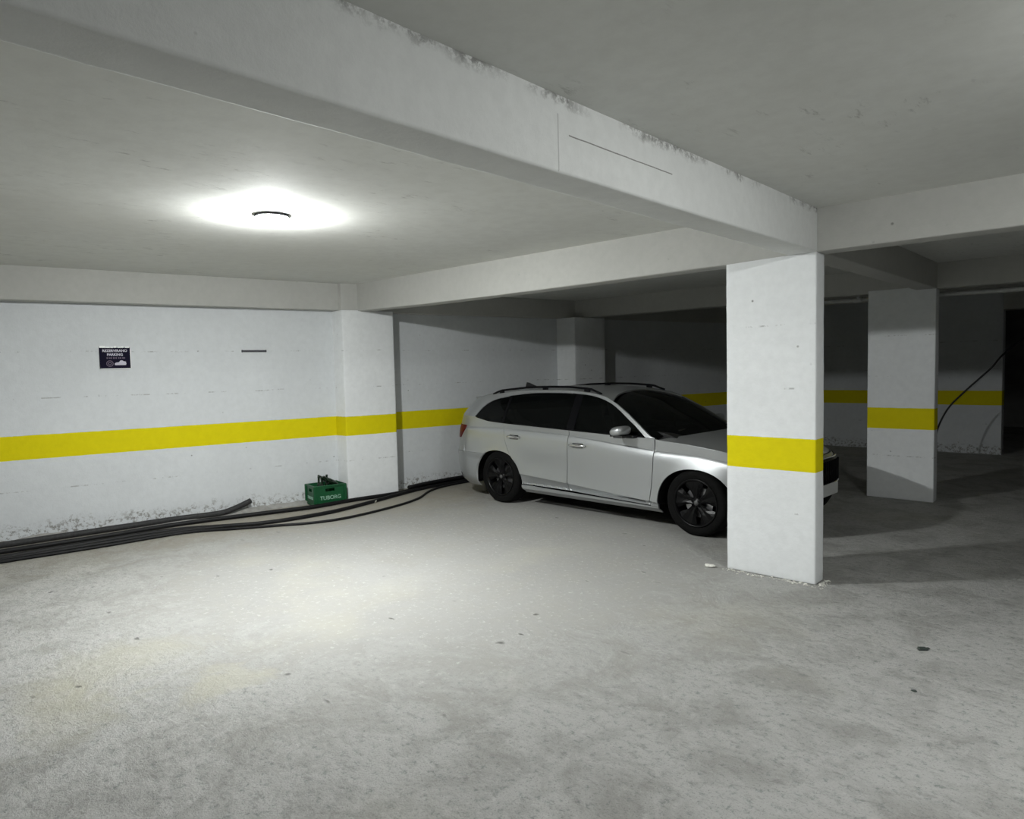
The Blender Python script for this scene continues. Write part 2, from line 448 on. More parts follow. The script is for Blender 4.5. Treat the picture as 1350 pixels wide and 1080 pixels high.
# beams along the top of the left wall
tag(rough_prism('beam', M_beam, [(wx(4.989) + px_ - .004, 4.989), (wx(5.5) + px_ - .004, 5.5), (wx(5.5) - .3, 5.5), (wx(4.989) - .3, 4.989)], 2.462, 2.95, amp=.003, cell=.10, bev=.008), 'beam end resting on the wall pillar in the left corner')
def wbx(y): return -8.27 + .188 * (y - 1.57)
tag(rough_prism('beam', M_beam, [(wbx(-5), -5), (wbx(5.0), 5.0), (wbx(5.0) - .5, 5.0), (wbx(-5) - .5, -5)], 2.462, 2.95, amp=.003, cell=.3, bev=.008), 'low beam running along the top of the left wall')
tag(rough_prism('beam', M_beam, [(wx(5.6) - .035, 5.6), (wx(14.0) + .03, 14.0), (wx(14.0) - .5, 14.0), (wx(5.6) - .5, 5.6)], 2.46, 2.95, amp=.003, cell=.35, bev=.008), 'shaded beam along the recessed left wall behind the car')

XR = -1.778; XL = -2.477
o = rough_prism('pillar', M_pillar, [(XL, YB + .004), (XR - .004, YB + .004), (XR - .004, YB + .172), (XL, YB + .172)], 0.0, 2.50, amp=.004, cell=.05, bev=.010)
tag(o, 'bright white square pillar with a yellow band in front of the car')
o = rough_prism('pillar', M_pillar, [(-2.50, YB2), (-1.785, YB2), (-1.785, YB2 + .17), (-2.50, YB2 + .17)], 0.0, 2.50, amp=.004, cell=.07, bev=.010)
tag(o, 'dimmer pillar with a yellow band standing behind the front pillar')

SAG = [(-8.2, 2.462), (-7.05, 2.449), (-6.2, 2.436), (-4.5, 2.434), (-3.4, 2.441), (-2.48, 2.450), (-1.78, 2.465), (6, 2.465)]
def sagw(p):
    k = max(0, min(1, (2.8 - p.z) / .34))
    return Vector((p.x, p.y, p.z + (lerp_pts(SAG, p.x) - 2.465) * k))
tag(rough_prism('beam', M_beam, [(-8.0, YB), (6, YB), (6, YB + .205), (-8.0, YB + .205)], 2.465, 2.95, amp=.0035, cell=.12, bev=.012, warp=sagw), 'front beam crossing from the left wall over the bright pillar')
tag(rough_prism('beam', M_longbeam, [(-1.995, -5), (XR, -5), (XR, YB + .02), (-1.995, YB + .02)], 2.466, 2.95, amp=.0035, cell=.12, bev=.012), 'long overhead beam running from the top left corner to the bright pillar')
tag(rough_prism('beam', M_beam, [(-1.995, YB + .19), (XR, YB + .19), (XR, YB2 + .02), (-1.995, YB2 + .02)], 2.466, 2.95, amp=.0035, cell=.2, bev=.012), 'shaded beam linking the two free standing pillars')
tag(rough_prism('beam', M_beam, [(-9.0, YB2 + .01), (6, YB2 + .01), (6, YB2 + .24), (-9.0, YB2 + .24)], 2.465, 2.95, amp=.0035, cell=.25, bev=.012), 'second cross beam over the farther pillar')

# back wall with the dark opening at its right end
tag(rough_prism('wall_back', M_wall, [(-8.6, YBACK), (-1.80, YBACK + .1), (-1.80, YBACK + .35), (-8.6, YBACK + .25)], -.05, 2.95, amp=.004, cell=.5, bev=.01), 'unlit back wall with a yellow band')
tag(rough_prism('wall_far', M_bare, [(-3, 20), (6.2, 20), (6.2, 20.2), (-3, 20.2)], -.05, 2.95, amp=.003, cell=1.0, bev=.01))
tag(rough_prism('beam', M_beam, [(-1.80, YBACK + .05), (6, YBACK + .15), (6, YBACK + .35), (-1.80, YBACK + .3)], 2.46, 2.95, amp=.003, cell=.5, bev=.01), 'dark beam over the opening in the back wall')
quad_wall('wall_right', [(6, -5, 0), (6, 24, 0), (6, 24, 2.95), (6, -5, 2.95)], M_bare)
quad_wall('wall_rear', [(-11, -5, 0), (6, -5, 0), (6, -5, 2.95), (-11, -5, 2.95)], M_bare)

# ------------------------------------------------------------------ ceiling lamps
def make_lamp(loc, label, power):
    t = empty('ceiling_lamp', loc)
    tag(t, label, 'lamp', 'round ceiling lamps')
    bm = bmesh.new()
    add_lathe(bm, [(.112, 0), (.119, -.003), (.119, -.017), (.114, -.020), (.108, -.020), (.106, -.008), (.106, 0)], 48)
    obj('base_ring', bm, M_ring, t, smooth=True)
    bm = bmesh.new()
    R = .106; D = .058
    prof = [(R * math.cos(a), -.016 - D * math.sin(a)) for a in [i * PI / 2 / 10 for i in range(11)]]
    prof[-1] = (0.0005, -.016 - D)
    add_lathe(bm, [(.104, -.006)] + prof, 40)
    m, N, L, P = nt('lit_lamp_glass')
    P.inputs['Base Color'].default_value = (.9, .92, .93, 1)
    P.inputs['Emission Color'].default_value = (.975, 1.0, .985, 1)
    P.inputs['Emission Strength'].default_value = power
    # the frosted glass is brightest where the bulb sits, dimmer round its rim
    tc = N.new('ShaderNodeTexCoord'); sp = N.new('ShaderNodeSeparateXYZ'); L.new(tc.outputs['Object'], sp.inputs[0])
    mr = N.new('ShaderNodeMapRange'); L.new(sp.outputs[2], mr.inputs[0])
    mr.inputs[1].default_value = -.012; mr.inputs[2].default_value = -.066; mr.inputs[3].default_value = power * .7; mr.inputs[4].default_value = power
    L.new(mr.outputs[0], P.inputs['Emission Strength'])
    obj('lamp_shade', bm, m, t, smooth=True)
    return t
make_lamp((-4.60, 2.49, 2.80), 'lit round ceiling lamp in the near left bay', LAMP_POWER[0])
make_lamp((.44, 2.90, 2.775), 'lit round ceiling lamp in the right bay beside the viewer', LAMP_POWER[1])

# ------------------------------------------------------------------ the silver estate car
# car space: x forward, y left, z up; the near (right) side is -y
CAR = empty('estate_car', (-5.80, 6.97, 0), math.radians(-1.81))
tag(CAR, 'silver estate car with black wheels and dark windows parked behind the front pillar', 'car')
AX_R, AX_F = -.05, 2.65
HW = .9145
ZL = [(.35, .40), (1.06, .36), (2.12, .29)]
ZS = [(-.9, .925), (.04, .935), (1.08, .90), (2.19, .805), (2.69, .785), (3.1, .73), (3.5, .70)]
ZB = [(-.9, 1.09), (-.5, 1.055), (-.24, 1.01), (.47, .978), (1.11, .955), (1.67, .935), (2.13, .927), (2.25, .905), (2.57, .885), (2.87, .85), (3.1, .80), (3.4, .735)]
EDGE = [(-.66, 1.275), (-.45, 1.318), (-.2, 1.352), (.21, 1.388), (.60, 1.398), (.87, 1.396), (1.17, 1.378), (1.43, 1.338), (1.62, 1.262), (1.80, 1.163), (1.96, 1.062), (2.13, .950), (2.22, .912), (2.57, .888), (2.87, .852), (3.05, .815), (3.2, .775), (3.32, .738)]
XF = [(.16, 3.36), (.22, 3.44), (.32, 3.50), (.45, 3.53), (.6, 3.535), (.68, 3.52), (.74, 3.49), (.79, 3.44), (.9, 3.35)]
XRR = [(.16, -.96), (.24, -1.04), (.34, -1.10), (.45, -1.13), (.58, -1.13), (.62, -1.10), (.8, -1.085), (.95, -1.07), (1.0, -1.05), (1.06, -1.01), (1.3, -.82), (1.42, -.76)]

def smooth(t): t = max(0, min(1, t)); return t * t * (3 - 2 * t)

def flank(t):
    return lerp_pts([(0, .918), (.06, .914), (.14, .909), (.24, .905), (.36, .903), (.50, .904), (.62, .905), (.72, .904), (.80, .902), (.88, .898), (.94, .890), (.98, .880), (1, .866)], t)

def W(x, z):
    zl, zs, zb = lerp_pts(ZL, x), lerp_pts(ZS, x), lerp_pts(ZB, x)
    def door():
        if z < zl: return lerp_pts([(.16, .80), (.195, .845), (.222, .889), (.262, .893), (.282, .862), (zl - .010, .902), (zl, .918)], z)
        if z < zs:
            return flank((z - zl) / (zs - zl))
        return upper()
    def upper():
        if z < zb:
            t = (z - zs) / max(.01, zb - zs); return .866 + .009 * t
        t = (z - zb) / max(.05, 1.40 - zb)
        return .875 - .220 * t ** 1.10
    def plain():
        if z < zs:
            t = max(0, (z - .2)) / (zs - .2); y = flank(.25 + .75 * t) - .012 * (1 - t) ** 2
            return y - (max(0, .24 - z) * .9)
        return upper()
    k = smooth((x - .20) / .25) * smooth((2.45 - x) / .25)
    y = door() * k + plain() * (1 - k)
    for xc in (AX_R - .02, AX_F):
        r = math.hypot((x - xc) / .405, (z - .31) / .345)
        if z > .2: y += .013 * max(0, 1 - abs(r - 1) / .28) ** 1.5 * (1 if r >= .9 else 0)
    # plan taper towards nose and tail
    if x > 2.75:
        xf = lerp_pts(XF, z); t = min(1, (x - 2.75) / (xf - 2.75)); y *= (1 - t ** 2.7) ** (1 / 2.7)
    if x < -.30:
        xr = lerp_pts(XRR, z); t = min(1, (-.30 - x) / (-.30 - xr)); y *= (1 - t ** 3.6) ** (1 / 3.6)
    return y

def in_poly(x, z, P):
    c = False; j = len(P) - 1
    for i in range(len(P)):
        if (P[i][1] > z) != (P[j][1] > z) and x < (P[j][0] - P[i][0]) * (z - P[i][1]) / (P[j][1] - P[i][1] + 1e-12) + P[i][0]: c = not c
        j = i
    return c

def resample(P, step, closed=True):
    out = []
    n = len(P)
    for i in range(n if closed else n - 1):
        a = Vector(P[i]); b = Vector(P[(i + 1) % n]); k = max(1, int(round((b - a).length / step)))
        for q in range(k): out.append(tuple(a.lerp(b, q / k)))
    if not closed: out.append(tuple(P[-1]))
    return out

def smooth2d(P, sub=5):
    return [(v.x, v.y) for v in catmull([(a, b, 0) for a, b in P], sub)]

def ROWS(x):
    zs = lerp_pts(ZS, x)
    return (lerp_pts(ZL, x), zs - .070, zs - .045, zs - .026, zs - .010, zs, lerp_pts(ZB, x), .222, .262, .282)

def panel(name, poly, mat, parent, side=-1, off=0.0, flange=.018, step=.025, creases=True, inset=0.0015, depthf=None):
    """a body panel: outline drawn in side view, pressed to the body surface, edges folded inwards"""
    B = resample(poly, step)
    # shrink a touch for the shut lines
    A = sum(B[i][0] * B[(i + 1) % len(B)][1] - B[(i + 1) % len(B)][0] * B[i][1] for i in range(len(B)))
    if inset:
        Q = []
        sg = 1 if A > 0 else -1
        for i in range(len(B)):
            a = Vector(B[i - 1]); c = Vector(B[(i + 1) % len(B)]); d = (c - a)
            if d.length < 1e-6: Q.append(B[i]); continue
            d.normalize(); nrm = Vector((-d.y, d.x)) * sg
            Q.append((B[i][0] + nrm.x * inset, B[i][1] + nrm.y * inset))
        B = Q
    pts = [Vector(b) for b in B]; nb = len(pts)
    xs = [b[0] for b in B]; zs_ = [b[1] for b in B]
    bset = B
    def far(x, z, d):
        return all((x - b[0]) ** 2 + (z - b[1]) ** 2 > d * d for b in bset)
    inner = []
    gs = step * 1.25
    if creases:
        x = min(xs)
        while x < max(xs):
            for f in ROWS(x):
                if .3 < x < 2.3 or f > .5:
                    if in_poly(x, f, B) and far(x, f, step * .35): inner.append((x, f))
            x += gs
    def nearc(x, z):
        if not creases: return False
        return any(abs(z - f) < step * .5 for f in ROWS(x))
    z = min(zs_); row = 0
    while z < max(zs_):
        x = min(xs) + (gs / 2 if row % 2 else 0)
        while x < max(xs):
            if in_poly(x, z, B) and far(x, z, step * .6) and not nearc(x, z): inner.append((x, z))
            x += gs
        z += gs * .87; row += 1
    allp = pts + [Vector(p) for p in inner]
    v2, e2, f2, *_ = delaunay_2d_cdt(allp, [(i, (i + 1) % nb) for i in range(nb)], [list(range(nb))] if A > 0 else [list(range(nb))[::-1]], 1, 1e-6)
    bm = bmesh.new()
    yf = depthf or W
    V = [bm.verts.new((p.x, side * (yf(p.x, p.y) + off), p.y)) for p in v2]
    for f in f2:
        try: fc = bm.faces.new([V[i] for i in f])
        except ValueError: pass
    bm.normal_update()
    for f in bm.faces:
        if f.normal.y * side < 0: f.normal_flip()
    be = [e for e in bm.edges if len(e.link_faces) == 1]
    r = bmesh.ops.extrude_edge_only(bm, edges=be)
    for v in [g for g in r['geom'] if isinstance(g, bmesh.types.BMVert)]:
        v.co.y -= side * flange
    o = obj(name, bm, mat, parent, recalc=False)
    me = o.data
    for p in me.polygons: p.use_smooth = True
    try: me.set_sharp_from_angle(angle=math.radians(24))
    except Exception: pass
    return o

def arch(xc, x_from_right, a=.405, b=.345, n=26, ex=2.15):
    P = []
    for i in range(n + 1):
        t = i / n * PI
        c, s = math.cos(t), math.sin(t)
        P.append((xc + a * math.copysign(abs(c) ** (2 / ex), c), .31 + b * abs(s) ** (2 / ex)))
    return P if x_from_right else P[::-1]

DLO_BOT = [(-.50, 1.066), (-.46, 1.050), (-.24, 1.011), (.10, .993), (.47, .980), (1.11, .957), (1.67, .937), (2.08, .930)]
DLO_TOP = smooth2d([(2.08, .930), (1.95, 1.025), (1.82, 1.105), (1.66, 1.205), (1.50, 1.280), (1.27, 1.338), (.97, 1.362), (.60, 1.366), (.25, 1.352), (-.15, 1.300), (-.38, 1.215), (-.50, 1.066)], 4)
def arch_x_hi(z, xc=AX_F):   # forward edge of an arch at height z
    if z < .31: return xc + .405
    return xc + .405 * max(0, 1 - ((z - .31) / .345) ** 2.15) ** (1 / 2.15)
def arch_x_lo(z, xc=AX_R - .02):
    if z < .31: return xc - .405
    return xc - .405 * max(0, 1 - ((z - .31) / .345) ** 2.15) ** (1 / 2.15)

RD = [(.01, .995), (.03, .93), (.05, .83), (.08, .74), (.15, .62), (.25, .52), (.31, .43), (.345, .35), (.36, .275)]
RD = smooth2d(RD, 3)
FG = [(2.195, .925), (2.19, .80), (2.185, .62), (2.165, .42), (2.145, .245)]
REAR_EDGE = [(-.66, 1.275), (-.80, 1.15), (-.905, 1.045), (-.95, .965), (-.90, .935), (-.80, .92), (-.72, .90), (-.72, .60)]

edge_fwd = [p for p in EDGE]
for sd in (-1, 1):
    # quarter panel together with the roof frame and windscreen pillar
    a_r = [p for p in arch(AX_R - .02, True)]
    poly = [(.335, .275)] + [(.352, .275)] + RD[::-1][1:] + [(.01, lerp_pts(ZB, .01))]
    poly += [p for p in DLO_BOT[::-1] if p[0] < 0] + DLO_TOP[::-1][1:] + [(2.19, .929)]
    poly += [p for p in EDGE[::-1] if p[0] < 2.19]
    poly += REAR_EDGE[1:] + [(arch_x_lo(.60), .60)]
    poly += [p for p in a_r[::-1] if p[0] > arch_x_lo(.60) or p[1] > .6][0:]
    # clean: keep arch part from its rear top to its front foot
    poly2 = []
    for p in poly:
        if not poly2 or (abs(p[0] - poly2[-1][0]) + abs(p[1] - poly2[-1][1])) > .004: poly2.append(p)
    if (abs(poly2[0][0] - poly2[-1][0]) + abs(poly2[0][1] - poly2[-1][1])) < .004: poly2.pop()
    panel('quarter_panel', poly2, M_silver, CAR, sd)
    # rear door
    poly = [(.01, lerp_pts(ZB, .01))] + RD[1:] + [(1.055, .272), (1.057, .62), (1.062, lerp_pts(ZB, 1.06))] + [(.47, lerp_pts(ZB, .47) + .001)]
    rd = panel('rear_door', poly, M_silver, CAR, sd)
    poly = [(1.066, lerp_pts(ZB, 1.066)), (1.061, .62), (1.059, .272), (2.14, .245), (2.16, .42), (2.18, .62), (2.185, .80), (2.19, .926), (1.67, .936)]
    fd = panel('front_door', poly, M_silver, CAR, sd)
    poly = [(.335, .168), (2.24, .168), (2.245, .240), (2.14, .238), (.36, .268), (.335, .268)]
    panel('sill', poly, M_silver, CAR, sd)
    # fender
    fa = [p for p in arch(AX_F, False) if not (p[0] > AX_F and p[1] < .45)]
    poly = [(2.20, .925)] + FG[1:] + [(2.15, .238), (2.245, .238)] + fa + [(3.02, .46), (3.02, lerp_pts(EDGE, 3.02))] + [p for p in EDGE[::-1] if 2.2 < p[0] < 3.0]
    poly2 = []
    for p in poly:
        if not poly2 or (abs(p[0] - poly2[-1][0]) + abs(p[1] - poly2[-1][1])) > .006: poly2.append(p)
    panel('front_fender', poly2, M_silver, CAR, sd)
    # side glass: quarter light, rear door glass, front door glass, with black pillars behind the shut lines
    def cut(x0, x1):
        top = [p for p in DLO_TOP if x0 < p[0] < x1]
        def zt(x):
            for (a, b), (c, d) in zip(DLO_TOP, DLO_TOP[1:]):
                if c <= x <= a: return b + (d - b) * (x - a) / (c - a - 1e-9)
            return 1.07
        P = []
        if x0 > -.5: P.append((x0, lerp_pts(DLO_BOT, x0)))
        P += [p for p in DLO_BOT if x0 < p[0] < x1]
        if x1 < 2.08: P += [(x1, lerp_pts(DLO_BOT, x1)), (x1, zt(x1))]
        P += top
        if x0 > -.5: P.append((x0, zt(x0)))
        Q = []
        for p in P:
            if not Q or (abs(p[0] - Q[-1][0]) + abs(p[1] - Q[-1][1])) > .006: Q.append(p)
        return Q
    panel('quarter_window', cut(-.6, -.02), M_glass_rear, CAR, sd, off=-.006, flange=.006, step=.04, creases=False, inset=.004)
    g = panel('side_window', cut(.02, 1.02), M_glass_rear, rd, sd, off=-.006, flange=.006, step=.04, creases=False, inset=.004)
    g = panel('side_window', cut(1.13, 2.2), M_glass_front, fd, sd, off=-.006, flange=.006, step=.04, creases=False, inset=.004)
    for nm, a, b, par in (('window_pillar', -.02, .02, CAR), ('window_pillar', 1.02, 1.13, CAR)):
        panel(nm, cut(a, b), M_gloss, par, sd, off=-.004, flange=.02, step=.03, creases=False, inset=.001)
    # door handles
    for par, x0, x1, z in ((rd, .10, .33, .835), (fd, 1.09, 1.33, .795)):
        bm = bmesh.new()
        y = W((x0 + x1) / 2, z)
        P = [(x0 + (x1 - x0) * i / 10, sd * (y + .004 + .026 * math.sin(PI * (i / 10)) ** .5), z + .004 * math.sin(PI * i / 10)) for i in range(11)]
        add_tube(bm, P, [.010 + .008 * math.sin(PI * i / 10) for i in range(11)], 10)
        for v in bm.verts: v.co.z = z + (v.co.z - z) * 1.15
        h = obj('door_handle', bm, M_chrome, par, smooth=True)
        h['label'] = 'bright chrome door handle'
        bm = bmesh.new()
        add_box(bm, ((x0 + x1) / 2, sd * (y - .002), z), (.15, .014, .052), bev=.006)
        obj('handle_recess', bm, M_dark, h)
    # mirror
    bm = bmesh.new()
    mc = Vector((1.875, sd * 1.005, .998))
    bmesh.ops.create_icosphere(bm, subdivisions=3, radius=1)
    for v in bm.verts:
        x, y, z = v.co
        sx = math.copysign(abs(x) ** .75, x); sy = math.copysign(abs(y) ** .7, y); sz = math.copysign(abs(z) ** .75, z)
        v.co = Vector((mc.x + sx * .075 - (.03 if x < 0 else 0) * abs(sx) + .02 * sy * -1 * 0, mc.y + sy * .115, mc.z + sz * .052 + .012 * sx))
    mir = obj('door_mirror', bm, M_silver, fd, smooth=True)
    bm = bmesh.new()
    add_box(bm, (1.805, sd * 1.005, .992), (.012, .19, .095), bev=.005)
    obj('mirror_glass', bm, M_gloss, mir)
    bm = bmesh.new()
    add_box(bm, (1.885, sd * .985, .943), (.12, .20, .022), bev=.008)
    add_box(bm, (1.93, sd * .895, .935), (.10, .10, .030), bev=.008)
    obj('mirror_arm', bm, M_black, mir)
    # triangular black cover by the mirror
    # roof rail
    bm = bmesh.new()
    P = []
    for i in range(25):
        t = i / 24; x = -.36 + t * 1.72
        lift = .028 * smooth(t / .07) * smooth((1 - t) / .09)
        P.append((x, sd * (W(x, lerp_pts(EDGE, x)) - .035), lerp_pts(EDGE, x) + .012 + lift))
    add_tube(bm, P, .013, 8)
    for f in (0.10, .50, .88):
        k = P[int(f * 24)]; add_box(bm, (k[0], k[1], k[2] - .02), (.08, .018, .04), bev=.004)
    obj('roof_rail', bm, M_gloss, CAR, smooth=True)
    # belt moulding under the glass
    bm = bmesh.new()
    P = [(x, sd * (W(x, z + .004) + .002), z + .003) for x, z in resample([(p[0], p[1]) for p in DLO_BOT], .06, False)]
    add_tube(bm, P, .006, 6)
    obj('window_trim', bm, M_gloss, CAR, smooth=True)

def rail_patch(name, edge, centre, mat, parent, nt_=24, ns=16, power=2.0, drop=.02, half=1.0, lift=0.0):
    """a panel spanning the car: edge = near-side curve (x,|y|,z), centre = middle curve (x,z), both smooth"""
    E = catmull(edge, 8); Cc = catmull([(x, 0, z) for x, z in centre], 8)
    def at(C, t):
        f = t * (len(C) - 1); i = min(int(f), len(C) - 2); return C[i].lerp(C[i + 1], f - i)
    bm = bmesh.new(); G = []
    for i in range(nt_ + 1):
        t = i / nt_; e = at(E, t); c = at(Cc, t); row = []
        for j in range(-ns, ns + 1):
            s = j / ns * half; k = abs(s) ** power
            row.append(bm.verts.new((c.x + (e.x - c.x) * k, e.y * s, c.z + (e.z - c.z) * k + lift)))
        G.append(row)
    for i in range(nt_):
        for j in range(2 * ns):
            bm.faces.new((G[i][j], G[i][j + 1], G[i + 1][j + 1], G[i + 1][j]))
    bm.normal_update()
    if sum(f.normal.z for f in bm.faces) < 0: bmesh.ops.reverse_faces(bm, faces=bm.faces[:])
    be = [e for e in bm.edges if len(e.link_faces) == 1]
    r = bmesh.ops.extrude_edge_only(bm, edges=be)
    for v in [g for g in r['geom'] if isinstance(g, bmesh.types.BMVert)]: v.co.z -= drop
    o = obj(name, bm, mat, parent, recalc=False)
    for p in o.data.polygons: p.use_smooth = True
    try: o.data.set_sharp_from_angle(angle=math.radians(35))
    except Exception: pass
    return o

def epts(xs, dy=0.0):
    return [(x, W(x, lerp_pts(EDGE, x)) - dy, lerp_pts(EDGE, x) + .0) for x in xs]
roof = rail_patch('roof', epts([-.66, -.45, -.2, .2, .6, .9, 1.2, 1.44, 1.57]), [(-.86, 1.315), (-.6, 1.362), (-.25, 1.400), (.2, 1.425), (.6, 1.431), (.9, 1.427), (1.12, 1.418), (1.3, 1.402), (1.41, 1.388)], M_silver, CAR, power=2.6)
wsE = epts([1.60, 1.70, 1.80, 1.96, 2.13], .028)
wsC = [(1.43, 1.382), (1.68, 1.310), (1.94, 1.200), (2.20, 1.085), (2.46, .950)]
rail_patch('windscreen', wsE, wsC, M_glass_front, CAR, power=2.2, drop=.006, lift=-.006)
# cowl with wipers
bm = bmesh.new()
add_box(bm, (2.36, 0, .905), (.16, 1.45, .03), bev=.01)
cowl = obj('cowl_panel', bm, M_black, CAR)
for s0, s1 in ((-.55, .02), (.05, .58)):
    bm = bmesh.new()
    add_tube(bm, [(2.42, s1, .955), (2.30, (s0 + s1) / 2, 1.012 - .05 * abs((s0 + s1) / 2)), (2.27, s0 * .98, .985)], .008, 6)
    obj('wiper', bm, M_black, cowl)
hood = rail_patch('bonnet', epts([2.215, 2.4, 2.57, 2.87, 3.05, 3.2, 3.30], .004), [(2.47, .963), (2.62, .958), (2.82, .943), (3.08, .905), (3.28, .858), (3.40, .815), (3.475, .768)], M_silver, CAR, power=2.4, drop=.015)
hood['label'] = 'silver bonnet sloping towards the grille'

def nose_patch(name, z0, z1, xstart, mat, parent, front=True, nz=12, na=30, off=0.0, a0=0.0, a1=1.0, side=0, thick=.012):
    """wrap-around end panel between two heights, from a side start line round through the middle"""
    X0 = 2.75 if front else -.30; n = 2.7 if front else 3.6
    prof = XF if front else XRR
    bm = bmesh.new(); G = []
    for i in range(nz + 1):
        z = z0 + (z1 - z0) * i / nz
        xe = lerp_pts(prof, z); xs_ = xstart(z)
        # start parameter in angle
        ts = min(.999, abs((xs_ - X0) / (xe - X0))); th0 = math.asin(ts ** (n / 2))
        row = []
        wz = W(X0, z) / 1.0
        jr = range(-na, na + 1) if side == 0 else range(0, na + 1)
        for j in jr:
            u = 1 - abs(j) / na if side == 0 else 1 - j / na   # 0 = side start, 1 = centre
            u = a0 + (a1 - a0) * u
            th = th0 + (PI / 2 - th0) * u
            x = X0 + (xe - X0) * math.sin(th) ** (2 / n)
            y = wz * max(0, math.cos(th)) ** (2 / n)
            sg = (1 if j > 0 else -1) if side == 0 else side
            nx = Vector((1 if front else -1, 0, 0)).lerp(Vector((0, sg, 0)), 1 - u).normalized()
            row.append(bm.verts.new(Vector((x, sg * y, z)) + nx * off))
        G.append(row)
    for i in range(nz):
        for j in range(len(G[0]) - 1):
            bm.faces.new((G[i][j], G[i][j + 1], G[i + 1][j + 1], G[i + 1][j]))
    bmesh.ops.remove_doubles(bm, verts=bm.verts[:], dist=1e-5)
    bm.normal_update()
    cx = 1.2
    for f in bm.faces:
        c = f.calc_center_median()
        if f.normal.dot(Vector((c.x - cx, c.y, 0))) < 0: f.normal_flip()
    be = [e for e in bm.edges if len(e.link_faces) == 1]
    r = bmesh.ops.extrude_edge_only(bm, edges=be)
    for v in [g for g in r['geom'] if isinstance(g, bmesh.types.BMVert)]:
        v.co.x -= thick * (1 if front else -1); v.co.y *= .985
    o = obj(name, bm, mat, parent, recalc=False)
    for p in o.data.polygons: p.use_smooth = True
    try: o.data.set_sharp_from_angle(angle=math.radians(35))
    except Exception: pass
    return o

fb = nose_patch('front_bumper', .17, .745, lambda z: 3.02 if z > .45 else arch_x_hi(z), M_silver, CAR)
gr = nose_patch('grille', .47, .715, lambda z: 3.02, M_black, fb, off=.010, a0=.60, nz=6)
obs = bmesh.new()
for z in (.468, .718):
    P = []
    for j in range(-20, 21):
        y = j / 20 * .50; xe = lerp_pts(XF, z); P.append((2.75 + (xe - 2.75) * (1 - (abs(y) / .915) ** 2.7) ** (1 / 2.7) + .018, y, z))
    add_tube(obs, P, .008, 6)
obj('grille_frame', obs, M_chrome, gr, smooth=True)['label'] = 'thin chrome frame round the grille'
for j in range(-9, 10):
    bm = bmesh.new()
    y = j / 9 * .44; x = 2.75 + (3.53 - 2.75) * (1 - (abs(y) / .915) ** 2.7) ** (1 / 2.7)
    add_box(bm, (x + .018, y, .59), (.016, .009, .215), bev=.002)
    obj('grille_slat', bm, M_gloss, gr)
nose_patch('lower_intake', .22, .34, lambda z: arch_x_hi(z), M_dark, fb, off=.006, a0=.35, nz=4)
bm = bmesh.new(); add_box(bm, (3.565, 0, .425), (.012, .52, .115), bev=.004)
obj('number_plate', bm, M_plate, fb)['label'] = 'white front number plate'
for sd in (-1, 1):
    hl = nose_patch('headlight', .64, .735, lambda z: 3.02, M_gloss, CAR, off=.009, a0=.10, a1=.56, side=sd, nz=5)
    nose_patch('headlight_lens', .655, .715, lambda z: 3.02, M_lens, hl, off=.013, a0=.20, a1=.52, side=sd, nz=4)
    nose_patch('fog_light', .36, .42, lambda z: arch_x_hi(z), M_lens, fb, off=.008, a0=.35, a1=.55, side=sd, nz=3)

# tail
rb = nose_patch('rear_bumper', .17, .60, lambda z: arch_x_lo(z), M_silver, CAR, front=False, nz=14)
nose_patch('bumper_skirt', .17, .30, lambda z: arch_x_lo(z), M_black, rb, front=False, off=.006, a0=.30, nz=5)
tg = nose_patch('tailgate', .605, .965, lambda z: -.72 if z < .91 else (-.80 - (z - .91) * 2.5), M_silver, CAR, front=False, nz=10)
for sd in (-1, 1):
    t1 = nose_patch('tail_light', .775, .945, lambda z: -.70 - max(0, (.90 - z)) * .95, M_red, CAR, front=False, off=.008, a0=0.0, a1=.56, side=sd, nz=8)
nose_patch('rear_window', .99, 1.25, lambda z: -.66 - (1.275 - z) * 1.02 - .03, M_glass_rear, tg, front=False, nz=8, off=.006, a0=.0)
bm = bmesh.new()
add_box(bm, (-.84, 0, 1.283), (.12, .96, .022), Matrix.Rotation(math.radians(0), 4, 'Y'), bev=.008)
obj('roof_spoiler', bm, M_silver, tg, smooth=False)
bm = bmesh.new(); add_box(bm, (-1.115, 0, .72), (.012, .52, .115), bev=.004)
obj('number_plate', bm, M_plate, tg)['label'] = 'white rear number plate'
# shark fin aerial
bm = bmesh.new()
b = [bm.verts.new((x, .022 * s_, z)) for s_ in (-1, 1) for x, z in ((-.18, 1.404), (-.41, 1.380))]
t_ = [bm.verts.new((-.392, .004 * s_, 1.474)) for s_ in (-1, 1)] + [bm.verts.new((-.35, .004 * s_, 1.468)) for s_ in (-1, 1)]
bmesh.ops.convex_hull(bm, input=bm.verts[:])
obj('shark_fin_aerial', bm, M_black, roof)

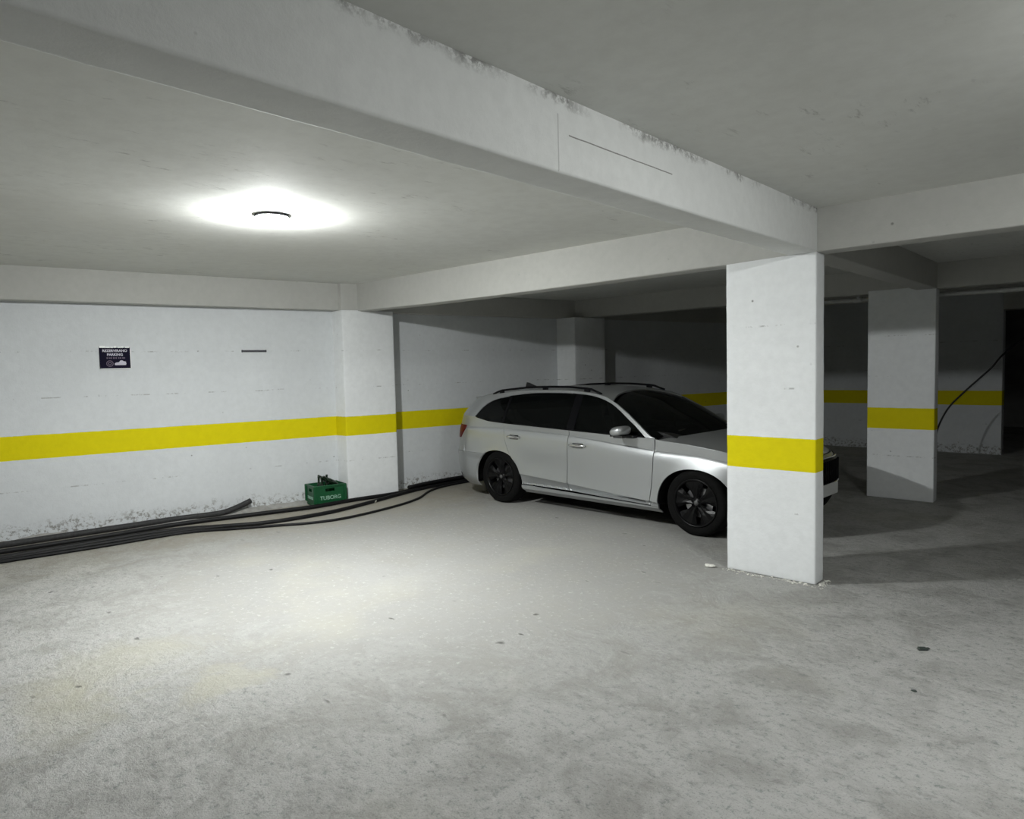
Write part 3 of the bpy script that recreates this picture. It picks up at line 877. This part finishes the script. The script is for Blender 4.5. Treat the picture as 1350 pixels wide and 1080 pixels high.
# dark inner structure: floor pan, door cards, wheel houses
bm = bmesh.new()
add_box(bm, (1.24, 0, .45), (1.66, 1.60, .50), bev=.03)
add_box(bm, (1.24, 0, .86), (1.72, 1.66, .02))
add_box(bm, (1.15, 0, .26), (4.1, 1.02, .14), bev=.02)
add_box(bm, (2.68, 0, .52), (1.3, .98, .44), bev=.03)
add_box(bm, (-.25, 0, .62), (1.2, 1.02, .66), bev=.03)
add_box(bm, (-.40, 0, .80), (1.0, 1.50, .10), bev=.02)
obj('underbody', bm, M_dark, CAR)
for sd in (-1, 1):
    for xc in (AX_R - .02, AX_F):
        bm = bmesh.new()
        A = []; B_ = []
        for i in range(25):
            t = -.15 + i / 24 * (PI + .3)
            A.append(bm.verts.new((xc + .425 * math.cos(t), sd * .865, .31 + .365 * math.sin(t))))
            B_.append(bm.verts.new((xc + .425 * math.cos(t), sd * .50, .31 + .365 * math.sin(t))))
        for i in range(24): bm.faces.new((A[i], A[i + 1], B_[i + 1], B_[i]))
        bm.faces.new(B_)
        obj('wheel_arch_liner', bm, M_dark, CAR, recalc=False)

# cabin: seats, dashboard, steering wheel
for sx, sy in ((1.25, -.36), (1.25, .36)):
    bm = bmesh.new()
    add_box(bm, (sx + .05, sy, .62), (.52, .50, .16), bev=.05)
    seat = obj('car_seat', bm, M_seat, CAR, smooth=True)
    bm = bmesh.new(); add_box(bm, (0, 0, .33), (.13, .48, .62), Matrix.Translation((sx - .18, sy, .66)) @ Matrix.Rotation(math.radians(-18), 4, 'Y'), bev=.05)
    obj('backrest', bm, M_seat, seat, smooth=True)
    bm = bmesh.new(); add_box(bm, (sx - .42, sy, 1.24), (.10, .26, .16), bev=.04)
    obj('headrest', bm, M_seat, seat, smooth=True)
bm = bmesh.new(); add_box(bm, (.42, 0, .62), (.50, 1.30, .16), bev=.05)
seat = obj('rear_bench', bm, M_seat, CAR, smooth=True)
bm = bmesh.new(); add_box(bm, (0, 0, .30), (.13, 1.30, .58), Matrix.Translation((.18, 0, .64)) @ Matrix.Rotation(math.radians(-20), 4, 'Y'), bev=.05)
obj('backrest', bm, M_seat, seat, smooth=True)
bm = bmesh.new()
prof = [(1.90, .88), (1.92, .97), (2.05, 1.00), (2.25, .965), (2.36, .93), (2.36, .84), (1.95, .70)]
prism(bm, [(x, -.74, z) for x, z in prof], [(x, .74, z) for x, z in prof])
dash = obj('dashboard', bm, M_black, CAR)
bm = bmesh.new()
Mx = Matrix.Translation((1.80, .36, .93)) @ Matrix.Rotation(math.radians(68), 4, 'Y')
P = [Mx @ Vector((.18 * math.cos(a), .18 * math.sin(a), 0)) for a in [i * 2 * PI / 28 for i in range(29)]]
add_tube(bm, P, .014, 8, cap=False)
add_box(bm, (0, 0, 0), (.05, .34, .02), Mx); add_box(bm, (.06, 0, 0), (.14, .06, .02), Mx)
obj('steering_wheel', bm, M_black, dash)
bm = bmesh.new(); add_box(bm, (1.52, 0, 1.275), (.03, .24, .07), bev=.012); add_tube(bm, [(1.53, 0, 1.30), (1.56, 0, 1.335)], .010, 6)
obj('cabin_mirror', bm, M_gloss, CAR)

# wheels
def wheel(xc, sd, steer=0.0):
    root = bpy.data.objects.new('wheel', None); COL.objects.link(root); root.parent = CAR
    root.location = (xc, sd * .782, .325)
    root.rotation_euler = (-sd * PI / 2 * -1 if False else 0, 0, math.radians(steer))
    Mw = Matrix.Rotation(-PI / 2 * -sd * -1, 4, 'X') if False else (Matrix.Rotation(PI / 2, 4, 'X') if sd < 0 else Matrix.Rotation(-PI / 2, 4, 'X'))
    bm = bmesh.new()
    prof = [(.222, -.098), (.245, -.106), (.285, -.112), (.308, -.104), (.321, -.088), (.326, -.06), (.327, 0), (.326, .06), (.321, .088), (.308, .104), (.285, .112), (.245, .106), (.222, .098), (.228, .06), (.21, 0), (.228, -.06)]
    add_lathe(bm, prof, 56, Mw, close=True)
    o = obj('tyre', bm, M_tyre, root, smooth=True)
    bm = bmesh.new()
    add_lathe(bm, [(.234, .112), (.236, .104), (.222, .090), (.205, .02), (.200, -.09), (.190, -.09), (.196, .02), (.214, .095), (.222, .110)], 56, Mw, close=True)
    rim = obj('rim', bm, M_rim, root, smooth=True)
    # five broad spokes around a hub, windows left open between them near the hub
    for k in range(5):
        bm = bmesh.new()
        a = 2 * PI * k / 5 + PI / 2 + .12
        F = []
        for (r, w_, z) in ((.035, .034, .078), (.075, .036, .082), (.115, .052, .086), (.155, .085, .092), (.223, .125, .098)):
            F.append([Vector((r, -w_, z - .012)), Vector((r, -w_ * .5, z + .004)), Vector((r, 0, z - .004)), Vector((r, w_ * .5, z + .004)), Vector((r, w_, z - .012)), Vector((r, w_ * .7, z - .035)), Vector((r, -w_ * .7, z - .035))])
        Rm = Mw @ Matrix.Rotation(a, 4, 'Z')
        V = [[bm.verts.new(Rm @ p) for p in s_] for s_ in F]
        for i in range(len(V) - 1):
            for j in range(7): bm.faces.new((V[i][j], V[i][(j + 1) % 7], V[i + 1][(j + 1) % 7], V[i + 1][j]))
        bm.faces.new(V[0]); bm.faces.new(V[-1])
        obj('spoke', bm, M_rim, rim)
    bm = bmesh.new(); add_lathe(bm, [(.001, .090), (.030, .089), (.036, .083), (.060, .078), (.062, .05), (.001, .05)], 32, Mw)
    hub = obj('hub_cap', bm, M_rim, rim, smooth=True)
    bm = bmesh.new(); add_lathe(bm, [(.001, .0935), (.024, .093), (.026, .086), (.001, .086)], 24, Mw)
    obj('hub_emblem', bm, M_metal, hub, smooth=True)
    bm = bmesh.new(); add_lathe(bm, [(.05, .030), (.150, .030), (.150, .008), (.05, .008)], 48, Mw)
    obj('brake_disc', bm, M_disc, root)['label'] = 'grey steel brake disc'
    bm = bmesh.new(); add_lathe(bm, [(.001, -.05), (.198, -.05), (.198, -.04), (.001, -.04)], 40, Mw)
    obj('wheel_back', bm, M_dark, root)
    return root
wheel(AX_R, -1); wheel(AX_R, 1); wheel(AX_F, -1); wheel(AX_F, 1)

# ------------------------------------------------------------------ green bottle crate
CR = empty('bottle_crate', (-7.668, 4.727, 0), math.atan2(.412, .083))
tag(CR, 'green plastic beer crate with bottles in it standing by the left wall', 'crate')
# crate space: x along the wall (long side), -y towards the garage
L_, D_, H_ = .40, .30, .255
def crate_wall(bm, a, b, holes):
    """upright wall from point a to b (crate xy) with rectangular holes (u0,u1,z0,z1)"""
    a = Vector((*a, 0)); b = Vector((*b, 0)); d = (b - a); ln = d.length; d.normalize(); n = Vector((d.y, -d.x, 0))
    us = sorted({0, ln} | {h[0] for h in holes} | {h[1] for h in holes}); zs = sorted({0, H_} | {h[2] for h in holes} | {h[3] for h in holes})
    for i in range(len(us) - 1):
        for j in range(len(zs) - 1):
            um = (us[i] + us[i + 1]) / 2; zm = (zs[j] + zs[j + 1]) / 2
            if any(h[0] < um < h[1] and h[2] < zm < h[3] for h in holes): continue
            c = a + d * um + n * -.004; c.z = zm
            M4 = Matrix.Translation(c) @ Matrix(((d.x, n.x, 0, 0), (d.y, n.y, 0, 0), (0, 0, 1, 0), (0, 0, 0, 1)))
            add_box(bm, (0, 0, 0), (us[i + 1] - us[i], .008, zs[j + 1] - zs[j]), M4)
bm = bmesh.new()
x0, x1, y0, y1 = -L_ / 2, L_ / 2, -D_ / 2, D_ / 2
crate_wall(bm, (x0, y0), (x1, y0), [(.14, .26, .175, .212)])
crate_wall(bm, (x1, y1), (x0, y1), [(.14, .26, .175, .212)])
crate_wall(bm, (x0, y1), (x0, y0), [(.10, .20, .170, .212)])
crate_wall(bm, (x1, y0), (x1, y1), [(.10, .20, .170, .212)])
add_box(bm, (0, 0, .008), (L_ - .01, D_ - .01, .012))
bmesh.ops.remove_doubles(bm, verts=bm.verts[:], dist=.0005)
obj('crate_body', bm, M_green, CR, recalc=False)
bm = bmesh.new()
for z, t in ((H_ - .012, .024), (.015, .022)):
    add_box(bm, (0, y0 - .003, z), (L_ + .018, .012, t), bev=.003); add_box(bm, (0, y1 + .003, z), (L_ + .018, .012, t), bev=.003)
    add_box(bm, (x0 - .003, 0, z), (.012, D_ + .018, t), bev=.003); add_box(bm, (x1 + .003, 0, z), (.012, D_ + .018, t), bev=.003)
for cx, cy in ((x0, y0), (x0, y1), (x1, y0), (x1, y1)): add_box(bm, (cx, cy, H_ / 2), (.035, .035, H_), bev=.008)
obj('crate_rim', bm, M_green, CR)
bm = bmesh.new()
for i in range(1, 6): add_box(bm, (x0 + L_ * i / 6, 0, .06), (.004, D_ - .02, .09))
for i in range(1, 4): add_box(bm, (0, y0 + D_ * i / 4, .06), (L_ - .02, .004, .09))
obj('bottle_dividers', bm, M_green, CR)

def text_mesh(name, s, size, mat, parent, M4, extrude=.001, bold=0.0):
    cu = bpy.data.curves.new(name, 'FONT'); cu.body = s; cu.size = size; cu.extrude = extrude; cu.offset = bold
    cu.align_x = 'CENTER'; cu.align_y = 'CENTER'
    tmp = bpy.data.objects.new(name + '_tmp', cu); COL.objects.link(tmp)
    bpy.context.view_layer.update()
    me = bpy.data.meshes.new_from_object(tmp.evaluated_get(bpy.context.evaluated_depsgraph_get()))
    bpy.data.objects.remove(tmp)
    me.transform(M4); me.materials.clear(); me.materials.append(mat)
    o = bpy.data.objects.new(name, me); COL.objects.link(o); o.parent = parent
    return o
FACE = Matrix.Rotation(PI / 2, 4, 'X')      # text plane facing -y
t = text_mesh('crate_lettering', 'TUBORG', .068, M_letter, CR, Matrix.Translation((.005, y0 - .002, .095)) @ FACE, .002, .0008)
t['label'] = 'pale TUBORG lettering'
t = text_mesh('crate_lettering', 'TUBORG', .050, M_letter, CR, Matrix.Translation((x0 - .002, 0, .095)) @ Matrix.Rotation(-PI / 2, 4, 'Z') @ FACE, .002, .0006)
t['label'] = 'pale TUBORG lettering'

# bottles: some upright in the crate, some lying across its top
def bottle_mesh():
    bm = bmesh.new()
    add_lathe(bm, [(.001, .0), (.028, .001), (.030, .006), (.030, .125), (.028, .142), (.018, .165), (.0135, .180), (.0125, .212), (.0145, .214), (.0145, .222), (.011, .228), (.001, .228)], 20)
    bmesh.ops.recalc_face_normals(bm, faces=bm.faces[:])
    me = bpy.data.meshes.new('beer_bottle'); bm.to_mesh(me); bm.free(); me.materials.append(M_bottle)
    for p in me.polygons: p.use_smooth = True
    return me
BM = bottle_mesh()
crM = Matrix.Translation(CR.location) @ Matrix.Rotation(CR.rotation_euler.z, 4, 'Z')
def put_bottle(loc, tilt, az, label, zs=1.0):
    o = bpy.data.objects.new('beer_bottle', BM); COL.objects.link(o)
    o.matrix_world = crM @ Matrix.Translation(loc) @ Matrix.Rotation(az, 4, 'Z') @ Matrix.Rotation(tilt, 4, 'Y') @ Matrix.Diagonal((1, 1, zs, 1))
    tag(o, label, 'bottle', 'bottles in the green crate')
put_bottle((-.1, -.0375, .016), 0.0, 0, 'leftmost dark bottle standing upright with its neck above the crate rim', 1.52)
put_bottle((-.0333, .0375, .016), 0, .6, 'dark bottle at the back of the crate, seen lower between two necks', 1.42)
put_bottle((.0333, .0375, .016), 0.0, 0, 'upright dark bottle in the middle of the crate beside the leaning ones', 1.52)
put_bottle((.150, -.037, .215), -.95, .06, 'nearer of two dark bottles lying slanted across the crate rim', 1.05)
put_bottle((.158, .110, .235), -1.08, -.06, 'farther of two dark bottles lying slanted across the crate rim', 1.05)

# ------------------------------------------------------------------ hoses and pipes along the left wall
def hose(name, pts, r, mat, label, cat='hose', group=None, seg=10):
    bm = bmesh.new(); add_tube(bm, catmull(pts, 6), r, seg)
    o = obj(name, bm, mat, smooth=True); tag(o, label, cat, group); return o
hose('drain_pipe', [(-8.74, -.6, .034), (-8.50, .5, .034), (-8.31, 1.436, .034), (-8.215, 2.244, .034), (-8.13, 3.027, .034), (-8.02, 3.496, .036), (-7.97, 3.677, .075), (-7.93, 3.859, .142)], .032, M_hose2, 'thick dark grey pipe nearest the wall with its free end raised', 'pipe')
hose('rubber_hose', [(-8.25, -.6, .026), (-8.12, .5, .026), (-8.02, 1.383, .026), (-7.92, 2.157, .026), (-7.87, 2.902, .026), (-7.76, 3.392, .026), (-7.60, 3.948, .026), (-7.475, 4.428, .026), (-7.455, 4.949, .026), (-7.365, 5.657, .026), (-7.46, 6.28, .026), (-7.415, 7.027, .028), (-7.18, 8.2, .028)], .025, M_hose, 'thick black hose passing right along the foot of the green crate', 'hose')
hose('rubber_hose', [(-8.02, -.6, .022), (-7.88, .5, .022), (-7.785, 1.34, .022), (-7.72, 2.106, .022), (-7.616, 2.815, .024), (-7.17, 3.553, .022), (-7.048, 4.168, .022), (-7.078, 4.671, .022), (-7.27, 5.502, .022), (-7.39, 6.10, .022), (-7.36, 6.93, .024), (-7.12, 8.2, .024)], .023, M_hose, 'black hose bowing out in the middle between the thick and the thin one', 'hose')
hose('rubber_hose', [(-7.90, -.6, .016), (-7.74, .5, .016), (-7.62, 1.304, .016), (-7.50, 2.076, .016), (-7.42, 2.854, .016), (-7.15, 3.30, .016), (-6.96, 3.603, .016), (-6.729, 3.975, .016), (-6.638, 4.376, .016), (-6.711, 5.054, .016), (-6.878, 5.583, .016), (-7.24, 6.176, .016), (-7.30, 6.93, .016), (-7.07, 8.2, .016)], .0145, M_hose, 'thin black hose lying farthest out on the floor', 'hose')
hose('rubber_hose', [(-7.96, -.6, .020), (-7.81, .5, .020), (-7.70, 1.34, .020), (-7.61, 2.10, .020), (-7.51, 2.84, .020), (-7.33, 3.28, .020), (-7.22, 3.46, .020)], .019, M_hose, 'short black hose ending within the bundle left of the crate', 'hose')
hose('rubber_hose', [(-7.395, 5.85, .070), (-7.43, 6.28, .074), (-7.39, 7.0, .076), (-7.15, 8.2, .076)], .027, M_hose, 'black hose lying on top of the bundle by the car tail', 'hose')

# white plastic pipe under the second beam, with its coupling
PP = empty('ceiling_pipe', (-1.0, 9.42, 2.42))
tag(PP, 'white plastic pipe hung under the second cross beam', 'pipe')
bm = bmesh.new(); add_tube(bm, [(-2.6, 0, 0.02), (-1.2, 0, .005), (0, 0, -.005), (3, 0, -.025), (6.9, 0, -.03)], .027, 12)
obj('pipe_run', bm, M_pvc, PP, smooth=True)
bm = bmesh.new(); add_tube(bm, [(-1.76, 0, .010), (-1.66, 0, .010)], .034, 12); add_tube(bm, [(-1.71, 0, .01), (-1.71, 0, .10)], .030, 12)
obj('pipe_coupling', bm, M_pvc, PP, smooth=True)
for x in (-1.3, 1.2, 3.6):
    bm = bmesh.new(); add_box(bm, (x, 0, .035), (.02, .062, .065), bev=.003)
    obj('pipe_clip', bm, M_black, PP)
# black cable drooping from the dark opening
hose('hanging_cable', [(-.70, 13.4, 2.46), (-1.05, 12.7, 2.18), (-1.346, 12.563, 1.936), (-1.598, 12.563, 1.700), (-1.727, 12.56, 1.519), (-1.896, 12.56, 1.337), (-2.090, 12.56, 1.126), (-2.27, 12.56, .909), (-2.390, 12.56, .665), (-2.449, 12.56, .432), (-2.48, 12.56, .02)], .013, M_black, 'black cable hanging in a curve beside the farther pillar', 'cable')

# ------------------------------------------------------------------ things on the left wall
def wall_frame(y, z, off=.004):
    ang = math.atan2(.2024, 1.0)     # wall direction from +Y turned towards +X
    d = Vector((math.sin(ang), math.cos(ang), 0)); n = Vector((math.cos(ang), -math.sin(ang), 0))
    o = Vector((wx(y), y, z)) + n * off
    return Matrix(((d.x, -n.x, 0, o.x), (d.y, -n.y, 0, o.y), (0, 0, 1, o.z), (0, 0, 0, 1)))
SG = empty('wall_sign', (0, 0, 0)); SG.matrix_world = wall_frame(2.560, 1.880, .012)
tag(SG, 'small dark navy parking sign taped to the white left wall', 'sign')
bm = bmesh.new(); add_box(bm, (0, 0, 0), (.292, .006, .226), bev=.002)
obj('sign_board', bm, M_navy, SG)
text_mesh('sign_lettering', 'REZERVIRANO', .036, M_signletter, SG, Matrix.Translation((0, -.0042, .078)) @ FACE, .0006, .0012)
text_mesh('sign_lettering', 'PARKING', .036, M_signletter, SG, Matrix.Translation((.0, -.0042, .036)) @ FACE, .0006, .0012)
bm = bmesh.new()
for k, (x, w_) in enumerate(((-.075, .012), (-.055, .010), (-.038, .014), (-.012, .016), (.01, .012), (.035, .010), (.052, .014), (.075, .012), (.09, .010))):
    add_box(bm, (x, -.0042, .000), (w_, .001, .015))
obj('faint_print', bm, M_signfaint, SG)
bm = bmesh.new()
for r0, r1 in ((.034, .027), (.017, .010)):
    V0 = []; V1 = []
    for k in range(28):
        a = 2 * PI * k / 28
        V0.append(bm.verts.new((-.052 + r0 * math.cos(a), -.0042, -.060 + r0 * math.sin(a)))); V1.append(bm.verts.new((-.052 + r1 * math.cos(a), -.0042, -.060 + r1 * math.sin(a))))
    for k in range(28): bm.faces.new((V0[k], V0[(k + 1) % 28], V1[(k + 1) % 28], V1[k]))
obj('round_symbol', bm, M_signfaint, SG)
bm = bmesh.new()
P = [(-.005, -.078), (.100, -.078), (.105, -.062), (.100, -.040), (.080, -.036), (.066, -.026), (.048, -.028), (.035, -.046), (.005, -.050), (-.008, -.062)]
vs = [bm.verts.new((x, -.0044, z)) for x, z in P]; bm.faces.new(vs)
obj('car_symbol', bm, M_signletter, SG)
bm = bmesh.new()
for x0_, x1_, zt in ((-.142, -.088, .020), (-.085, -.045, .010), (-.04, -.012, .012), (-.008, .016, .020), (.03, .06, .010), (.062, .085, .017), (.10, .138, .012)):
    add_box(bm, ((x0_ + x1_) / 2, -.001, .113 + zt / 2 - .002), (x1_ - x0_, .004, zt + .004))
add_box(bm, (0, -.001, -.1145), (.285, .004, .006)); add_box(bm, (.149, -.001, -.01), (.006, .004, .20))
obj('white_tape', bm, M_tape, SG)['label'] = 'torn white tape round the sign edge'

WS = empty('metal_strip', (0, 0, 0)); WS.matrix_world = wall_frame(4.005, 1.949, .008)
tag(WS, 'short thin dark metal strip fixed level on the white wall', 'strip')
bm = bmesh.new(); add_box(bm, (0, 0, 0), (.292, .022, .022), bev=.003)
obj('strip_bar', bm, M_strip, WS)
for x in (-.14, .14):
    bm = bmesh.new(); add_box(bm, (x, 0, 0), (.010, .026, .028), bev=.002); obj('end_cap', bm, M_strip, WS)

# ------------------------------------------------------------------ bits on the floor
def stone(loc, r, mat, label, name='plaster_chip', cat='chip', group=None, sq=(1, .8, .5)):
    bm = bmesh.new(); bmesh.ops.create_icosphere(bm, subdivisions=2, radius=r)
    off = Vector(loc) * 7
    for v in bm.verts:
        k = 1 + .55 * noise.noise(v.co / r * 1.1 + off)
        v.co = Vector((v.co.x * sq[0] * k, v.co.y * sq[1] * k, v.co.z * sq[2] * k))
    mn = min(v.co.z for v in bm.verts)
    for v in bm.verts: v.co.z -= mn
    o = obj(name, bm, mat, loc=loc); tag(o, label, cat, group); return o
stone((-7.185, 5.12, 0), .035, M_stone, 'pale chip between the hoses right of the crate')
stone((-2.60, 5.16, 0), .042, M_stone, 'flat pale chip at the left foot of the bright pillar', sq=(1.1, .6, .3))
LT = empty('crushed_packet', (-.911, 4.406, 0), .72)
tag(LT, 'small crushed dark packet lying alone on the floor right of the pillar', 'litter')
bm = bmesh.new(); add_box(bm, (0, 0, .009), (.05, .028, .016), bev=.004)
for v in bm.verts: v.co += Vector((noise.noise(v.co * 30), noise.noise(v.co * 30 + Vector((5, 0, 0))), noise.noise(v.co * 25 + Vector((0, 9, 0))) if v.co.z > .01 else 0)) * .006
obj('packet_body', bm, M_litter, LT)
bm = bmesh.new(); add_box(bm, (.030, .003, .004), (.022, .022, .002), Matrix.Rotation(-.12, 4, 'Y'))
obj('packet_flap', bm, M_litter, LT)
stone((-.823, 3.815, 0), .012, M_litter, 'tiny dark scrap on the floor in front of the crushed packet', 'floor_scrap', 'litter', None, (1.2, .8, .35))
# loose crumbs of plaster round the pillar foot, too small and many to count
bm = bmesh.new(); rr = random.Random(3)
for k in range(150):
    s_ = rr.random()
    x = XL - .03 + (XR - XL + .1) * rr.random(); y = YB - .005 - abs(rr.gauss(0, .035))
    if rr.random() < .3: x = XR + .01 + abs(rr.gauss(0, .03)); y = YB + rr.random() * .17
    r_ = .003 + .008 * rr.random() ** 2
    g = bmesh.ops.create_icosphere(bm, subdivisions=1, radius=r_)
    for v in g['verts']: v.co = Vector((v.co.x * (1 + rr.random() * .5) + x, v.co.y + y, v.co.z * .6 + r_ * .5))
tag(obj('plaster_crumbs', bm, M_stone), 'loose plaster crumbs along the foot of the bright pillar', 'crumbs', kind='stuff')
# rough cement fillet left along the foot of the left wall
bm = bmesh.new(); prev = None
ys = [-4.5 + i * .06 for i in range(int(9.4 / .06))]
for y in ys:
    h = .045 + .03 * noise.noise(Vector((0, y * 3, 0))) + .015 * noise.noise(Vector((0, y * 17, 3)))
    d = .09 + .05 * noise.noise(Vector((7, y * 2.2, 0))) + .02 * noise.noise(Vector((7, y * 15, 2)))
    row = [bm.verts.new((wx(y) - .03, y, h)), bm.verts.new((wx(y) + .018, y, h)), bm.verts.new((wx(y) + d * .5, y, h * .35)), bm.verts.new((wx(y) + d, y, -.004))]
    if prev:
        for a in range(3): bm.faces.new((prev[a], prev[a + 1], row[a + 1], row[a]))
    prev = row
tag(obj('trim_1', bm, M_cement, smooth=True), kind='structure')
